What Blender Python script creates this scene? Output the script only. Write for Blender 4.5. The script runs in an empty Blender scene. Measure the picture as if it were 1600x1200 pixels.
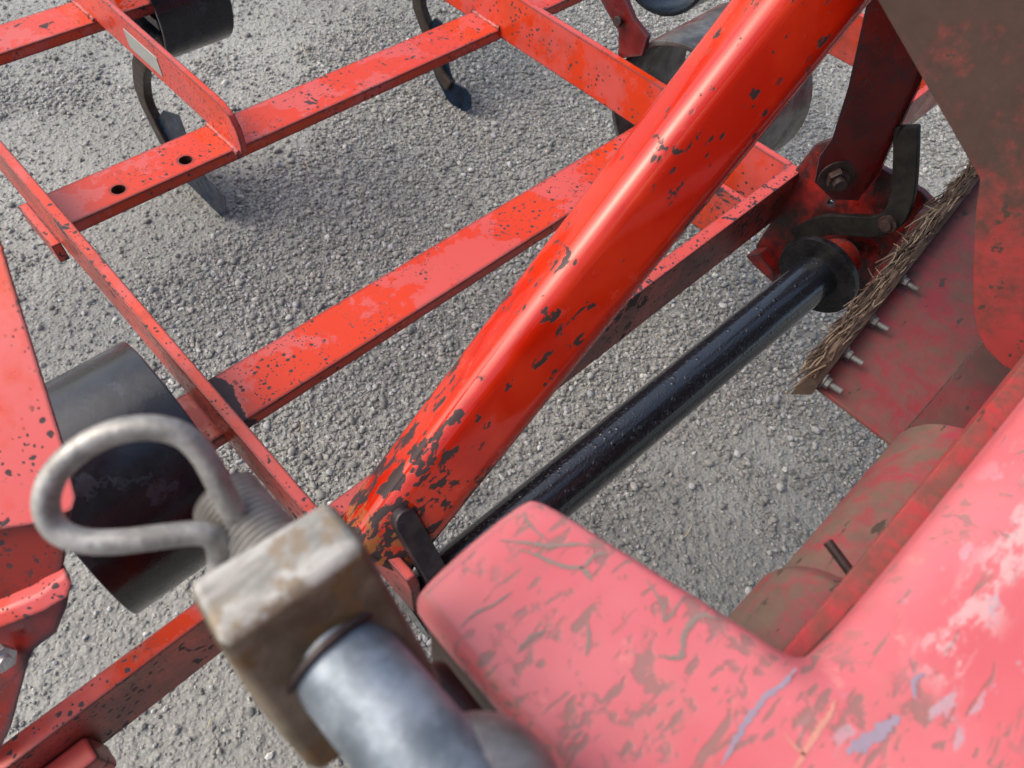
import bpy, bmesh, math, random
import numpy as np
from mathutils import Vector, Matrix
random.seed(7)
C = bpy.context
S = C.scene
COL = S.collection

# ------------------------------------------------------------------ camera
HC = 1.5                                   # eye height above the gravel
UP = Vector((0.0721887, -0.56760137, -0.8201326))
FX, CX, CY = 1150.0, 800.0, 600.0
_A = Vector((1900, -1420, FX)).normalized()
UP.normalize()
_A = (_A - UP * _A.dot(UP)).normalized()
_B = UP.cross(_A)
ROT = Matrix((_A, _B, UP))                 # camera (right, down, forward) -> world
cam_d = bpy.data.cameras.new('camera')
cam = bpy.data.objects.new('camera', cam_d)
COL.objects.link(cam)
rx, ry, rz = (ROT @ Vector((1, 0, 0))), (ROT @ Vector((0, -1, 0))), (ROT @ Vector((0, 0, -1)))
M = Matrix((rx, ry, rz)).transposed().to_4x4()
M.translation = Vector((0, 0, HC))
cam.matrix_world = M
cam_d.sensor_width = 36.0
cam_d.lens = FX / 1600 * 36
cam_d.clip_start = 0.02
cam_d.clip_end = 400
cam_d.dof.use_dof = True
cam_d.dof.focus_distance = 1.18
cam_d.dof.aperture_fstop = 7.0
S.camera = cam

# ------------------------------------------------------------------ light
SUN_DIR = Vector((-0.47, 0.50, 0.72)).normalized()
world = bpy.data.worlds.new('World')
S.world = world
world.use_nodes = True
wn = world.node_tree
for n in list(wn.nodes): wn.nodes.remove(n)
sky = wn.nodes.new('ShaderNodeTexSky')
sky.sky_type = 'NISHITA'
sky.sun_disc = False
sky.sun_elevation = math.asin(SUN_DIR.z)
sky.sun_rotation = math.atan2(SUN_DIR.x, SUN_DIR.y)
sky.air_density = 1.0
sky.dust_density = 5.5
sky.ozone_density = 1.0
bg = wn.nodes.new('ShaderNodeBackground')
bg.inputs['Strength'].default_value = 0.15
wo = wn.nodes.new('ShaderNodeOutputWorld')
wn.links.new(sky.outputs[0], bg.inputs['Color'])
wn.links.new(bg.outputs[0], wo.inputs['Surface'])
sun_d = bpy.data.lights.new('sun', 'SUN')
sun_d.energy = 0.6
sun_d.angle = math.radians(70)
sun_d.color = (1.0, 0.94, 0.84)
sun = bpy.data.objects.new('sun', sun_d)
COL.objects.link(sun)
sun.rotation_euler = SUN_DIR.to_track_quat('Z', 'Y').to_euler()
sun.location = (-3, 2, 5)
S.view_settings.view_transform = 'Standard'
S.view_settings.look = 'None'
S.view_settings.gamma = 1
S.view_settings.exposure = 0.82

# ------------------------------------------------------------------ points of the place from sight lines
def ray(x, y): return ROT @ Vector(((x - CX) / FX, (y - CY) / FX, 1.0))
def at_z(x, y, z): return ray(x, y) * z + Vector((0, 0, HC))            # at a depth along the view
def at_h(x, y, h):                                                     # on a level plane (height above gravel)
    r = ray(x, y); return r * ((h - HC) / r.z) + Vector((0, 0, HC))
def at_x(x, y, X):
    r = ray(x, y); return r * (X / r.x) + Vector((0, 0, HC))
def at_y(x, y, Y):
    r = ray(x, y); return r * (Y / r.y) + Vector((0, 0, HC))

# ------------------------------------------------------------------ node helper
class NB:
    def __init__(s, name):
        s.m = bpy.data.materials.new(name); s.m.use_nodes = True
        s.t = s.m.node_tree
        for n in list(s.t.nodes): s.t.nodes.remove(n)
        s.out = s.n('ShaderNodeOutputMaterial')
        s.b = s.n('ShaderNodeBsdfPrincipled')
        s.t.links.new(s.b.outputs[0], s.out.inputs['Surface'])
        s.tc = s.n('ShaderNodeTexCoord')
        s.geo = s.n('ShaderNodeNewGeometry')
        s.co = s.tc.outputs['Object']
        s.pos = s.geo.outputs['Position']
    def n(s, t): return s.t.nodes.new(t)
    def put(s, sock, v):
        if isinstance(v, bpy.types.NodeSocket): s.t.links.new(v, sock)
        elif isinstance(v, (tuple, list)) and len(v) == 3 and sock.type == 'RGBA': sock.default_value = (*v, 1)
        else: sock.default_value = v
    def map(s, scale=(1, 1, 1), rot=(0, 0, 0), loc=(0, 0, 0), vec=None):
        m = s.n('ShaderNodeMapping')
        m.inputs['Scale'].default_value = scale; m.inputs['Rotation'].default_value = rot; m.inputs['Location'].default_value = loc
        s.put(m.inputs[0], vec or s.co); return m.outputs[0]
    def noise(s, scale, detail=3, rough=.55, vec=None, dist=0.0):
        n = s.n('ShaderNodeTexNoise')
        s.put(n.inputs['Vector'], vec or s.co)
        n.inputs['Scale'].default_value = scale; n.inputs['Detail'].default_value = detail
        n.inputs['Roughness'].default_value = rough; n.inputs['Distortion'].default_value = dist
        return n.outputs['Fac']
    def voro(s, scale, feat='F1', vec=None, out='Distance', rnd=1.0):
        n = s.n('ShaderNodeTexVoronoi'); n.feature = feat
        s.put(n.inputs['Vector'], vec or s.co); n.inputs['Scale'].default_value = scale
        n.inputs['Randomness'].default_value = rnd
        return n.outputs[out]
    def ss(s, v, lo, hi, a=0.0, b=1.0):
        n = s.n('ShaderNodeMapRange'); n.interpolation_type = 'SMOOTHSTEP'
        s.put(n.inputs[0], v); n.inputs[1].default_value = lo; n.inputs[2].default_value = hi
        n.inputs[3].default_value = a; n.inputs[4].default_value = b
        return n.outputs[0]
    def lin(s, v, lo, hi, a=0.0, b=1.0):
        n = s.n('ShaderNodeMapRange')
        s.put(n.inputs[0], v); n.inputs[1].default_value = lo; n.inputs[2].default_value = hi
        n.inputs[3].default_value = a; n.inputs[4].default_value = b
        return n.outputs[0]
    def ma(s, op, a, b=0.0, c=None):
        n = s.n('ShaderNodeMath'); n.operation = op
        s.put(n.inputs[0], a); s.put(n.inputs[1], b)
        if c is not None: s.put(n.inputs[2], c)
        return n.outputs[0]
    def mix(s, f, a, b):
        n = s.n('ShaderNodeMix'); n.data_type = 'RGBA'
        s.put(n.inputs[0], f); s.put(n.inputs[6], a); s.put(n.inputs[7], b)
        return n.outputs[2]
    def mixf(s, f, a, b):
        n = s.n('ShaderNodeMix')
        s.put(n.inputs[0], f); s.put(n.inputs[2], a); s.put(n.inputs[3], b)
        return n.outputs[0]
    def sep(s, v=None):
        n = s.n('ShaderNodeSeparateXYZ'); s.put(n.inputs[0], v or s.co); return n.outputs
    def edge(s, r=0.005):
        b = s.n('ShaderNodeBevel'); b.samples = 4; b.inputs['Radius'].default_value = r
        d = s.n('ShaderNodeVectorMath'); d.operation = 'DOT_PRODUCT'
        s.put(d.inputs[0], b.outputs[0]); s.put(d.inputs[1], s.geo.outputs['Normal'])
        return s.ss(s.ma('SUBTRACT', 1.0, d.outputs['Value']), .003, .040)
    def bump(s, h, dist=.001, strength=.6, nrm=None):
        b = s.n('ShaderNodeBump'); b.inputs['Strength'].default_value = strength; b.inputs['Distance'].default_value = dist
        s.put(b.inputs['Height'], h)
        if nrm: s.put(b.inputs['Normal'], nrm)
        return b.outputs[0]
    def done(s, color, rough, metal=0.0, normal=None, spec=.5, coat=0.0, coat_r=.05):
        p = s.b.inputs
        s.put(p['Base Color'], color); s.put(p['Roughness'], rough); s.put(p['Metallic'], metal)
        s.put(p['Specular IOR Level'], spec); s.put(p['Coat Weight'], coat); s.put(p['Coat Roughness'], coat_r)
        if normal: s.put(p['Normal'], normal)
        return s.m

DARK = (.024, .013, .018)
def paint(name, fresh=(.58, .038, .003), faded=(.54, .075, .062), fade=(.47, .53), chip=.64, speck=.5, edge=.5,
          dirt=0.0, dirt_c=(.10, .045, .03), r_fresh=.10, r_faded=.42, chip_scale=30, side=0.0, er=.011, sm=8, bare=False, sidec=((.085, .022, .016), (.20, .05, .035))):
    b = NB(name)
    f = b.ss(b.ma('ADD', b.noise(7, 5, .62), b.ma('MULTIPLY', b.ma('SUBTRACT', b.noise(60, 3), .5), .16)), *fade)
    col = b.mix(f, fresh, faded)
    col = b.mix(b.ss(b.noise(3.3, 3), .35, .7, 0, .25), col, (.45, .02, .008))
    if dirt:
        d = b.ma('MULTIPLY', b.ss(b.noise(16, 6, .7), .5 - .25 * dirt, .75 - .2 * dirt), min(1, dirt + .25))
        col = b.mix(d, col, dirt_c)
    if side:  # upright faces: dirt tone that also carries their shade in the colour
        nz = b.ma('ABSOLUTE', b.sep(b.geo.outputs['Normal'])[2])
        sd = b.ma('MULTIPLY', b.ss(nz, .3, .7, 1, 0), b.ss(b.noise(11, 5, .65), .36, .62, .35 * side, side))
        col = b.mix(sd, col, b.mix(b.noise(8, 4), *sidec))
    big = b.ma('ADD', b.ma('MULTIPLY', b.noise(chip_scale, 4, .6, dist=.4), .62), b.ma('MULTIPLY', b.noise(5, 2), .38))
    ch = b.ss(big, chip, chip + .018)
    sp = 0.0
    for sc_, th_ in ((95, .86), (210, .80)):
        v = b.n('ShaderNodeTexVoronoi'); v.inputs['Scale'].default_value = sc_
        b.put(v.inputs['Vector'], b.co)
        vs = b.sep(v.outputs['Color'])
        q_ = b.ma('MULTIPLY', b.ss(b.ma('ADD', v.outputs['Distance'], b.ma('MULTIPLY', b.noise(sc_ * 2.0, 3, .6), .7)), .60, .68, 1, 0), b.ss(vs[0], th_ - .14 * speck, th_ + .02 - .14 * speck))
        sp = b.ma('MAXIMUM', sp, b.ma('MULTIPLY', q_, b.ss(b.noise(sm, 2), .38, .52)))
    ch = b.ma('MAXIMUM', ch, sp)
    if bare:
        xyz = b.sep(b.pos); nn_ = b.ma('MULTIPLY', b.ma('SUBTRACT', b.noise(28, 4, .6), .5), .05)
        m1 = b.ma('MULTIPLY', b.ss(b.ma('ADD', xyz[0], nn_), .172, .176, 1, 0), b.ss(xyz[1], .75, .80, 1, 0))
        ch = b.ma('MAXIMUM', ch, b.ma('MULTIPLY', m1, b.ss(xyz[0], .12, .13)))
    if edge:
        e = b.edge(er)
        e = b.ss(b.ma('ADD', b.ma('MULTIPLY', e, .5), b.ma('MULTIPLY', b.noise(55, 4, .65), .7)), .88 - .30 * edge, .93 - .30 * edge)
        e = b.ma('MULTIPLY', e, 1.0)
        ch = b.ma('MAXIMUM', ch, e)
    col = b.mix(ch, col, b.mix(b.noise(40, 3), DARK, (.055, .035, .042)))
    rough = b.mixf(ch, b.mixf(f, r_fresh, r_faded), .75)
    h = b.ma('ADD', b.ma('MULTIPLY', ch, -.6), b.ma('MULTIPLY', b.noise(90, 3), .12))
    return b.done(col, rough, 0, b.bump(h, .0012, .5), .5)

def m_arm():
    b = NB('brace_tube_paint')
    c = b.n('ShaderNodeVectorMath'); c.operation = 'DOT_PRODUCT'
    b.put(c.inputs[0], b.pos); c.inputs[1].default_value = tuple(ARM_DIR)
    t = b.ma('SUBTRACT', c.outputs['Value'], ARM_T0)                   # metres up from the lower end
    st = b.map(scale=(1, 1, 1))
    base = b.mix(b.ss(b.noise(9, 4), .4, .62), (.43, .012, .002), (.50, .024, .005))
    base = b.mix(b.ss(b.noise(24, 5, .7), .58, .75, 0, .35), base, (.60, .10, .08))
    # elongated chips: frame stretched along the tube
    u_ = ARM_DIR.orthogonal().normalized(); w_ = ARM_DIR.cross(u_)
    cmb = b.n('ShaderNodeCombineXYZ')
    for i_, (d_, k_) in enumerate(((u_, 60), (w_, 60), (ARM_DIR, 34))):
        dp = b.n('ShaderNodeVectorMath'); dp.operation = 'DOT_PRODUCT'
        b.put(dp.inputs[0], b.pos); dp.inputs[1].default_value = tuple(d_ * k_)
        b.put(cmb.inputs[i_], dp.outputs['Value'])
    ax = cmb.outputs[0]
    mod = b.lin(b.noise(6.5, 2), .3, .7, -.085, .085)
    big = b.ma('ADD', b.noise(1, 5, .6, vec=ax, dist=.25), mod)
    low = b.ss(t, .0, .30, .14, 0)
    ch = b.ss(b.ma('ADD', big, low), .622, .640)
    v = b.n('ShaderNodeTexVoronoi'); v.inputs['Scale'].default_value = 1.6; b.put(v.inputs['Vector'], ax)
    vs = b.sep(v.outputs['Color'])
    sp = b.ma('MULTIPLY', b.ss(b.ma('ADD', v.outputs['Distance'], b.ma('MULTIPLY', b.noise(3.5, 2, vec=ax), .3)), .36, .44, 1, 0), b.ss(vs[0], .76, .78))
    ch = b.ma('MAXIMUM', ch, b.ma('MULTIPLY', sp, b.ss(b.noise(5, 2), .42, .55)))
    rust = b.ma('MULTIPLY', b.ss(b.ma('ADD', b.noise(45, 5, .7), b.ss(t, .0, .13, .30, 0)), .70, .80), b.ss(t, .03, .2, 1, 0))
    halo = b.ma('MULTIPLY', b.ss(big, .604, .618), b.ss(b.noise(14, 2), .68, .74))
    col = b.mix(halo, base, (.50, .20, .04))
    col = b.mix(rust, col, b.mix(b.noise(60, 4, .7), (.16, .045, .012), (.42, .15, .03)))
    col = b.mix(ch, col, b.mix(b.noise(60, 3), (.022, .012, .017), (.045, .022, .018)))
    rough = b.mixf(ch, b.mixf(b.ss(b.noise(24, 5, .7), .5, .7), .12, .32), .8)
    rough = b.mixf(rust, rough, .7)
    h = b.ma('ADD', b.ma('MULTIPLY', ch, -.7), b.ma('MULTIPLY', b.noise(30, 4), .2))
    return b.done(col, rough, 0, b.bump(h, .0012, .4), .42, .25, .05)

def m_black_tube():
    b = NB('wet_black_paint')
    v = b.n('ShaderNodeTexVoronoi'); v.inputs['Scale'].default_value = 95; b.put(v.inputs['Vector'], b.co)
    vs = b.sep(v.outputs['Color'])
    drop = b.ma('MULTIPLY', b.ss(v.outputs['Distance'], .12, .42, 1, 0), b.ss(vs[0], .55, .6))
    v2 = b.voro(230)
    h = b.ma('ADD', b.ma('MULTIPLY', drop, 1.0), b.ma('MULTIPLY', b.ss(v2, .1, .5, 1, 0), .35))
    h = b.ma('ADD', h, b.ma('MULTIPLY', b.noise(70, 4), .5))
    col = b.mix(b.ss(b.noise(120, 4, .7), .62, .75), (.006, .008, .012), (.025, .027, .03))
    return b.done(col, b.mixf(drop, .30, .08), 0, b.bump(h, .0022, .6), .6, .8, .10)

def metal(name, c1, c2, rough=.45, met=.7, scale=30, bump=.3, c3=None, thr3=.62, stretch=(1, 1, 1), edge_c=None, coat=0.0, spec=.5):
    b = NB(name)
    vec = b.map(scale=stretch)
    n = b.noise(scale, 6, .68, vec=vec, dist=.3)
    col = b.mix(b.ss(n, .36, .64), c1, c2)
    if c3: col = b.mix(b.ss(b.noise(scale * .6, 5, .7), thr3, thr3 + .06), col, c3)
    r = b.lin(b.noise(scale * 1.6, 4), .3, .7, rough - .12, rough + .14)
    if edge_c:
        e = b.ma('MULTIPLY', b.edge(.004), b.ss(b.noise(70, 3), .4, .6))
        col = b.mix(e, col, edge_c)
    return b.done(col, r, met, b.bump(b.noise(scale * 2.2, 5, .65), .0015, bump), spec, coat, .22)

def m_cover():
    b = NB('scuffed_cover_paint')
    base = b.mix(b.ss(b.noise(9, 4), .35, .65), (.56, .12, .14), (.60, .16, .185))
    base = b.mix(b.ss(b.noise(30, 5, .7), .60, .72, 0, .5), base, (.70, .33, .27))
    tong = b.ss(b.sep(b.pos)[0], .17, .30, .10, -.05)
    reg = b.ss(b.ma('ADD', b.noise(9, 3, .6), tong), .44, .58)
    blot = b.ma('MULTIPLY', b.ss(b.ma('ADD', b.ma('MULTIPLY', b.noise(40, 3, .55), .6), b.ma('MULTIPLY', b.noise(130, 4, .7), .4)), .53, .585), reg)
    tot = b.ma('MULTIPLY', blot, .85)
    for k, (rot, sc, seed, thr) in enumerate(((.45, (30, 120, 30), 0, .64), (1.3, (34, 150, 34), 3.1, .64), (2.2, (28, 110, 28), 7.7, .64), (-.3, (36, 130, 36), 5.2, .64))):
        m = b.map(scale=sc, rot=(0, 0, rot), loc=(seed, seed * 1.7, 0))
        ln = b.ss(b.noise(1, 3, .5, vec=m, dist=.5), thr + .005, thr + .03)
        ln = b.ma('MULTIPLY', ln, b.ss(b.ma('ADD', b.noise(8, 2, vec=b.map(loc=(seed, 2 * seed, 1))), tong), .44, .56))
        tot = b.ma('MAXIMUM', tot, b.ma('MULTIPLY', ln, .9))
    smear = b.ma('MULTIPLY', b.ss(b.noise(22, 5, .7), .48, .66), reg)
    base = b.mix(b.ma('MULTIPLY', smear, .22), base, (.40, .19, .16))
    e = b.edge(.007)
    e = b.ss(b.ma('ADD', b.ma('MULTIPLY', e, .5), b.ma('MULTIPLY', b.noise(32, 4, .65), .7)), .66, .72)
    tot = b.ma('MAXIMUM', tot, b.ma('MULTIPLY', e, .85))
    col = b.mix(b.ma('MULTIPLY', tot, .8), base, b.mix(b.noise(25, 3), (.15, .13, .125), (.22, .16, .13)))
    xyz = b.sep(b.pos)
    rid = b.ma('MULTIPLY', b.ss(b.ma('ABSOLUTE', b.ma('ADD', xyz[1], .108)), .004, .022, 1, 0), b.ss(xyz[0], .235, .27))
    sc1 = b.ma('MULTIPLY', rid, b.ss(b.noise(1, 5, .65, vec=b.map(scale=(30, 70, 30))), .47, .58))
    col = b.mix(b.ma('MULTIPLY', sc1, .5), col, (.64, .54, .54))
    sc2 = b.ma('MULTIPLY', b.ss(b.noise(1, 4, .6, vec=b.map(scale=(26, 60, 26), loc=(4, 4, 0), rot=(0, 0, .2))), .60, .66), b.ss(xyz[1], -.06, -.10))
    col = b.mix(b.ma('MULTIPLY', sc2, .7), col, (.40, .34, .40))
    h = b.ma('ADD', b.ma('MULTIPLY', tot, -.5), b.ma('MULTIPLY', b.noise(14, 4), .6))
    return b.done(col, b.mixf(tot, .38, .55), 0, b.bump(h, .0016, .45), .5)

def m_muddy(name, paintc=(.42, .03, .035), mud=(.105, .066, .04), lo=.42, hi=.60, zlo=None, zhi=None, rough=.55, scr=True):
    b = NB(name)
    n = b.ma('ADD', b.ma('MULTIPLY', b.noise(14, 6, .68), .6), b.ma('MULTIPLY', b.noise(55, 4, .7), .4))
    if zlo is not None:
        z = b.sep(b.pos)[2]
        n = b.ma('ADD', n, b.lin(z, zlo, zhi, -.24, .30))
    f = b.ss(n, lo, hi)
    p = b.mix(b.noise(20, 4), paintc, tuple(min(1, c * 1.45) for c in paintc))
    col = b.mix(f, p, b.mix(b.noise(40, 5, .7), tuple(c * .6 for c in mud), tuple(c * 1.25 for c in mud)))
    ch = b.ss(b.noise(60, 4, .6, vec=b.map(scale=(.35, 1, 1), rot=(0, 0, .5))), .64, .67)
    col = b.mix(ch, col, (.05, .035, .028))
    if scr:
        n2 = b.noise(1, 2, .4, vec=b.map(scale=(12, 90, 12), rot=(.3, .2, .8)))
        ln = b.ma('MULTIPLY', b.ss(b.ma('ABSOLUTE', b.ma('SUBTRACT', n2, .5)), .006, .014, 1, 0), b.ss(b.noise(9, 2), .52, .6))
        col = b.mix(b.ma('MULTIPLY', ln, .7), col, (.32, .24, .18))
    h = b.ma('ADD', b.ma('MULTIPLY', f, .5), b.ma('MULTIPLY', b.noise(90, 5, .7), .5))
    return b.done(col, b.mixf(f, rough - .12, .85), 0, b.bump(h, .0015, .5), .4)

def m_ground():
    b = NB('compacted_fines')
    big = b.noise(1.4, 4)
    fine = b.noise(160, 5, .75)
    col = b.mix(b.ss(big, .35, .65), (.288, .298, .278), (.383, .396, .372))
    col = b.mix(b.ss(fine, .35, .7), b.mix(.5, col, (.10, .10, .098)), col)
    col = b.mix(b.ss(b.noise(38, 5, .7), .55, .75, 0, .6), col, (.36, .35, .335))
    v = b.voro(95)
    vb = b.voro(42)
    h = b.ma('ADD', b.ma('MULTIPLY', b.ss(v, .1, .6, 1, 0), .5), b.ma('MULTIPLY', b.ss(vb, .1, .6, 1, 0), .8))
    h = b.ma('ADD', h, b.ma('MULTIPLY', b.noise(220, 4, .7), .5))
    h = b.ma('ADD', h, b.ma('MULTIPLY', b.noise(18, 4, .6), 1.0))
    return b.done(col, .85, 0, b.bump(h, .006, .8), .35)

def m_stone():
    b = NB('gravel_stone')
    r = b.geo.outputs['Random Per Island']
    cr = b.n('ShaderNodeValToRGB')
    b.put(cr.inputs[0], r)
    els = cr.color_ramp.elements
    els[0].position = 0; els[0].color = (.145, .15, .142, 1)
    els[1].position = 1; els[1].color = (.545, .555, .52, 1)
    for p, c in ((.25, (.222, .228, .214)), (.5, (.28, .288, .27)), (.68, (.31, .295, .275)), (.8, (.37, .38, .36)), (.93, (.32, .33, .35))):
        e = els.new(p); e.color = (*c, 1)
    col = b.mix(b.ss(b.noise(170, 4, .7), .4, .7, 0, .4), cr.outputs[0], (.18, .175, .165))
    return b.done(col, .72, 0, b.bump(b.noise(260, 3), .0015, .4), .4)

def m_plain(name, c, rough=.6, metl=0.0):
    b = NB(name)
    col = b.mix(b.noise(50, 4, .65), tuple(x * .75 for x in c), tuple(min(1, x * 1.2) for x in c))
    return b.done(col, rough, metl, b.bump(b.noise(120, 3), .0008, .3), .5)

# ------------------------------------------------------------------ mesh helpers
def tag(o, label=None, cat=None, group=None, kind=None):
    if label: o['label'] = label
    if cat: o['category'] = cat
    if group: o['group'] = group
    if kind: o['kind'] = kind
    return o
def empty(name, loc, label, cat, group=None):
    o = bpy.data.objects.new(name, None); COL.objects.link(o); o.location = loc
    o.empty_display_size = .1
    return tag(o, label, cat, group)
def wloc(o):
    v = Vector(o.location)
    return v if o.parent is None else v + wloc(o.parent) + o.matrix_parent_inverse.translation
def adopt(o, parent):
    o.parent = parent
    o.matrix_parent_inverse = Matrix.Translation(-wloc(parent))
def link(name, bm, mat, parent=None, bevel=0.0, seg=2, smooth=40, label=None, origin=None):
    bmesh.ops.remove_doubles(bm, verts=bm.verts, dist=1e-6)
    bmesh.ops.recalc_face_normals(bm, faces=bm.faces)
    if bevel:
        es = [e for e in bm.edges if len(e.link_faces) == 2 and e.calc_face_angle(0) > math.radians(28)]
        bmesh.ops.bevel(bm, geom=es, offset=bevel, segments=seg, profile=.5, affect='EDGES', clamp_overlap=True)
    me = bpy.data.meshes.new(name)
    bm.to_mesh(me); bm.free()
    for p in me.polygons: p.use_smooth = True
    me.set_sharp_from_angle(angle=math.radians(smooth))
    me.materials.append(mat)
    o = bpy.data.objects.new(name, me)
    COL.objects.link(o)
    if bevel:
        wm = o.modifiers.new('weighted_normals', 'WEIGHTED_NORMAL'); wm.weight = 100; wm.keep_sharp = True
    if parent: adopt(o, parent)
    if label: o['label'] = label
    return o
def box(bm, x0, x1, y0, y1, z0, z1):
    v = [bm.verts.new(p) for p in ((x0,y0,z0),(x1,y0,z0),(x1,y1,z0),(x0,y1,z0),(x0,y0,z1),(x1,y0,z1),(x1,y1,z1),(x0,y1,z1))]
    for f in ((0,3,2,1),(4,5,6,7),(0,1,5,4),(1,2,6,5),(2,3,7,6),(3,0,4,7)): bm.faces.new([v[i] for i in f])
def prism(bm, pts, vec):
    vec = Vector(vec)
    a = [bm.verts.new(Vector(p)) for p in pts]; c = [bm.verts.new(Vector(p) + vec) for p in pts]
    bm.faces.new(a); bm.faces.new(c[::-1])
    n = len(a)
    for i in range(n): bm.faces.new((a[i], c[i], c[(i + 1) % n], a[(i + 1) % n]))
def frames(path):
    P = [Vector(p) for p in path]; n = len(P); T = []
    for i in range(n):
        t = (P[min(i + 1, n - 1)] - P[max(i - 1, 0)]).normalized(); T.append(t)
    u = T[0].orthogonal().normalized(); U = []
    for i in range(n):
        u = (u - T[i] * u.dot(T[i])).normalized(); U.append(u)
    return P, T, U
def tube(bm, path, r, seg=24, cap=True, prof=None, u0=None):
    P, T, U = frames(path); rings = []
    if u0 is not None:
        u = Vector(u0)
        U = []
        for t in T:
            u = (u - t * u.dot(t)).normalized(); U.append(u)
    for i, p in enumerate(P):
        w = T[i].cross(U[i]); rr = r[i] if isinstance(r, (list, tuple)) else r
        if prof: ring = [bm.verts.new(p + U[i] * a + w * b_) for a, b_ in prof]
        else: ring = [bm.verts.new(p + (U[i] * math.cos(2*math.pi*k/seg) + w * math.sin(2*math.pi*k/seg)) * rr) for k in range(seg)]
        rings.append(ring)
    m = len(rings[0])
    for i in range(len(rings) - 1):
        for k in range(m): bm.faces.new((rings[i][k], rings[i][(k+1) % m], rings[i+1][(k+1) % m], rings[i+1][k]))
    if cap: bm.faces.new(rings[0][::-1]); bm.faces.new(rings[-1])
    return rings
def hexprism(bm, c, axis, r, h):
    axis = Vector(axis).normalized(); u = axis.orthogonal().normalized(); w = axis.cross(u)
    pts = [Vector(c) + (u * math.cos(k*math.pi/3) + w * math.sin(k*math.pi/3)) * r for k in range(6)]
    prism(bm, pts, axis * h)
def spline(pts, n=8):
    P = [Vector(p) for p in pts]; out = []
    for i in range(len(P) - 1):
        p0, p1, p2, p3 = P[max(i-1,0)], P[i], P[i+1], P[min(i+2,len(P)-1)]
        for k in range(n):
            t = k / n
            out.append(.5*((2*p1)+(-p0+p2)*t+(2*p0-5*p1+4*p2-p3)*t*t+(-p0+3*p1-3*p2+p3)*t**3))
    out.append(P[-1]); return out
def boolean_cut(o, cutters):
    for c in cutters:
        m = o.modifiers.new('cut', 'BOOLEAN'); m.object = c; m.operation = 'DIFFERENCE'; m.solver = 'EXACT'
    dg = C.evaluated_depsgraph_get()
    me = bpy.data.meshes.new_from_object(o.evaluated_get(dg))
    o.modifiers.clear(); o.data = me
    if 'custom_normal' in me.attributes: me.attributes.remove(me.attributes['custom_normal'])
    for c in cutters: bpy.data.objects.remove(c)
    me.set_sharp_from_angle(angle=math.radians(40))
    wm = o.modifiers.new('weighted_normals', 'WEIGHTED_NORMAL'); wm.weight = 100; wm.keep_sharp = True

# ------------------------------------------------------------------ materials
ARM_LO = at_z(591, 841, .925); ARM_HI = at_z(1326, -97, .74)
ARM_DIR = (ARM_HI - ARM_LO).normalized(); ARM_T0 = ARM_LO.dot(ARM_DIR)
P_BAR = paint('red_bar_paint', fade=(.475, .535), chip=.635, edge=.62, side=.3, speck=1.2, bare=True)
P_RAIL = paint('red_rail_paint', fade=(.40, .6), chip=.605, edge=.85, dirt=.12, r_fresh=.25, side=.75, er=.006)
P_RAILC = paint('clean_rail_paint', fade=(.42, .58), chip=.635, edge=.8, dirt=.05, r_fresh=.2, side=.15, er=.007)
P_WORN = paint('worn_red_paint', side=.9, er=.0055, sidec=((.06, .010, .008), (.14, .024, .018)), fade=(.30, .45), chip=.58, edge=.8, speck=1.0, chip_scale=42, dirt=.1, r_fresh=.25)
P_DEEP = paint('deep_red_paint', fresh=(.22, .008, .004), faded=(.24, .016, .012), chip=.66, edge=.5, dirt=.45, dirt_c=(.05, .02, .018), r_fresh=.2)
P_POST = paint('shaded_dark_paint', fresh=(.085, .003, .004), faded=(.10, .006, .007), chip=.68, edge=.4, dirt=.4, dirt_c=(.02, .006, .007), r_fresh=.3)  # near-black base and dirt tone hold the shade on the post
P_HEAD = paint('shaded_red_paint', fresh=(.27, .008, .004), faded=(.22, .009, .007), chip=.66, edge=.5, dirt=.75, dirt_c=(.022, .007, .007), r_fresh=.25)  # shade on the headstock plate put into its red and dirt tones
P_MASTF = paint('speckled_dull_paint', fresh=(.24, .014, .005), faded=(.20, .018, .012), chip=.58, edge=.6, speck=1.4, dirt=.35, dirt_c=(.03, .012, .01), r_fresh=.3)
P_MAST = paint('spotted_red_paint', sm=16, er=.006, faded=(.60, .095, .095), fade=(.42, .58), chip=.585, speck=1.6, edge=.6, chip_scale=38, r_fresh=.2)
M_ARM = m_arm()
M_BLACK = m_black_tube()
M_BLACKD = metal('black_flange_paint', (.003, .003, .004), (.010, .010, .012), .30, 0, 50, .4, spec=.35)
M_LEVER = metal('black_lever_paint', (.004, .004, .0045), (.012, .011, .010), .55, .0, 40, spec=.25)
M_DRUM = metal('oiled_black_steel', (.004, .006, .010), (.012, .015, .022), .25, .1, 22, .3, (.024, .030, .042), .57, coat=.25, spec=.4)
M_DRUMW = metal('worn_grey_steel', (.06, .058, .056), (.17, .168, .165), .34, .55, 18, .25)
M_SHANK = metal('brown_shank_steel', (.025, .018, .014), (.055, .04, .032), .5, .2, 40)
M_SHARE = metal('blued_share_steel', (.002, .006, .016), (.007, .018, .042), .32, .0, 22, spec=.2)
M_LUG = metal('dark_lug_steel', (.025, .018, .022), (.06, .045, .05), .35, .3, 40)
M_BOLT = metal('dark_bolt_steel', (.02, .013, .013), (.05, .03, .028), .45, .3, 60)
M_ZINC = metal('zinc_plating', (.45, .46, .47), (.62, .63, .64), .35, .9, 60)
M_DULL = metal('dull_bolt_zinc', (.09, .092, .09), (.18, .185, .18), .55, .4, 60)
M_SHAFT = metal('worn_zinc_shaft', (.13, .16, .19), (.30, .35, .40), .48, .6, 26, .25, (.16, .17, .18), .60)
M_BLOCK = metal('scraped_clevis_steel', (.085, .068, .042), (.17, .145, .105), .65, .1, 36, .6, (.13, .085, .04), .57)
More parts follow.
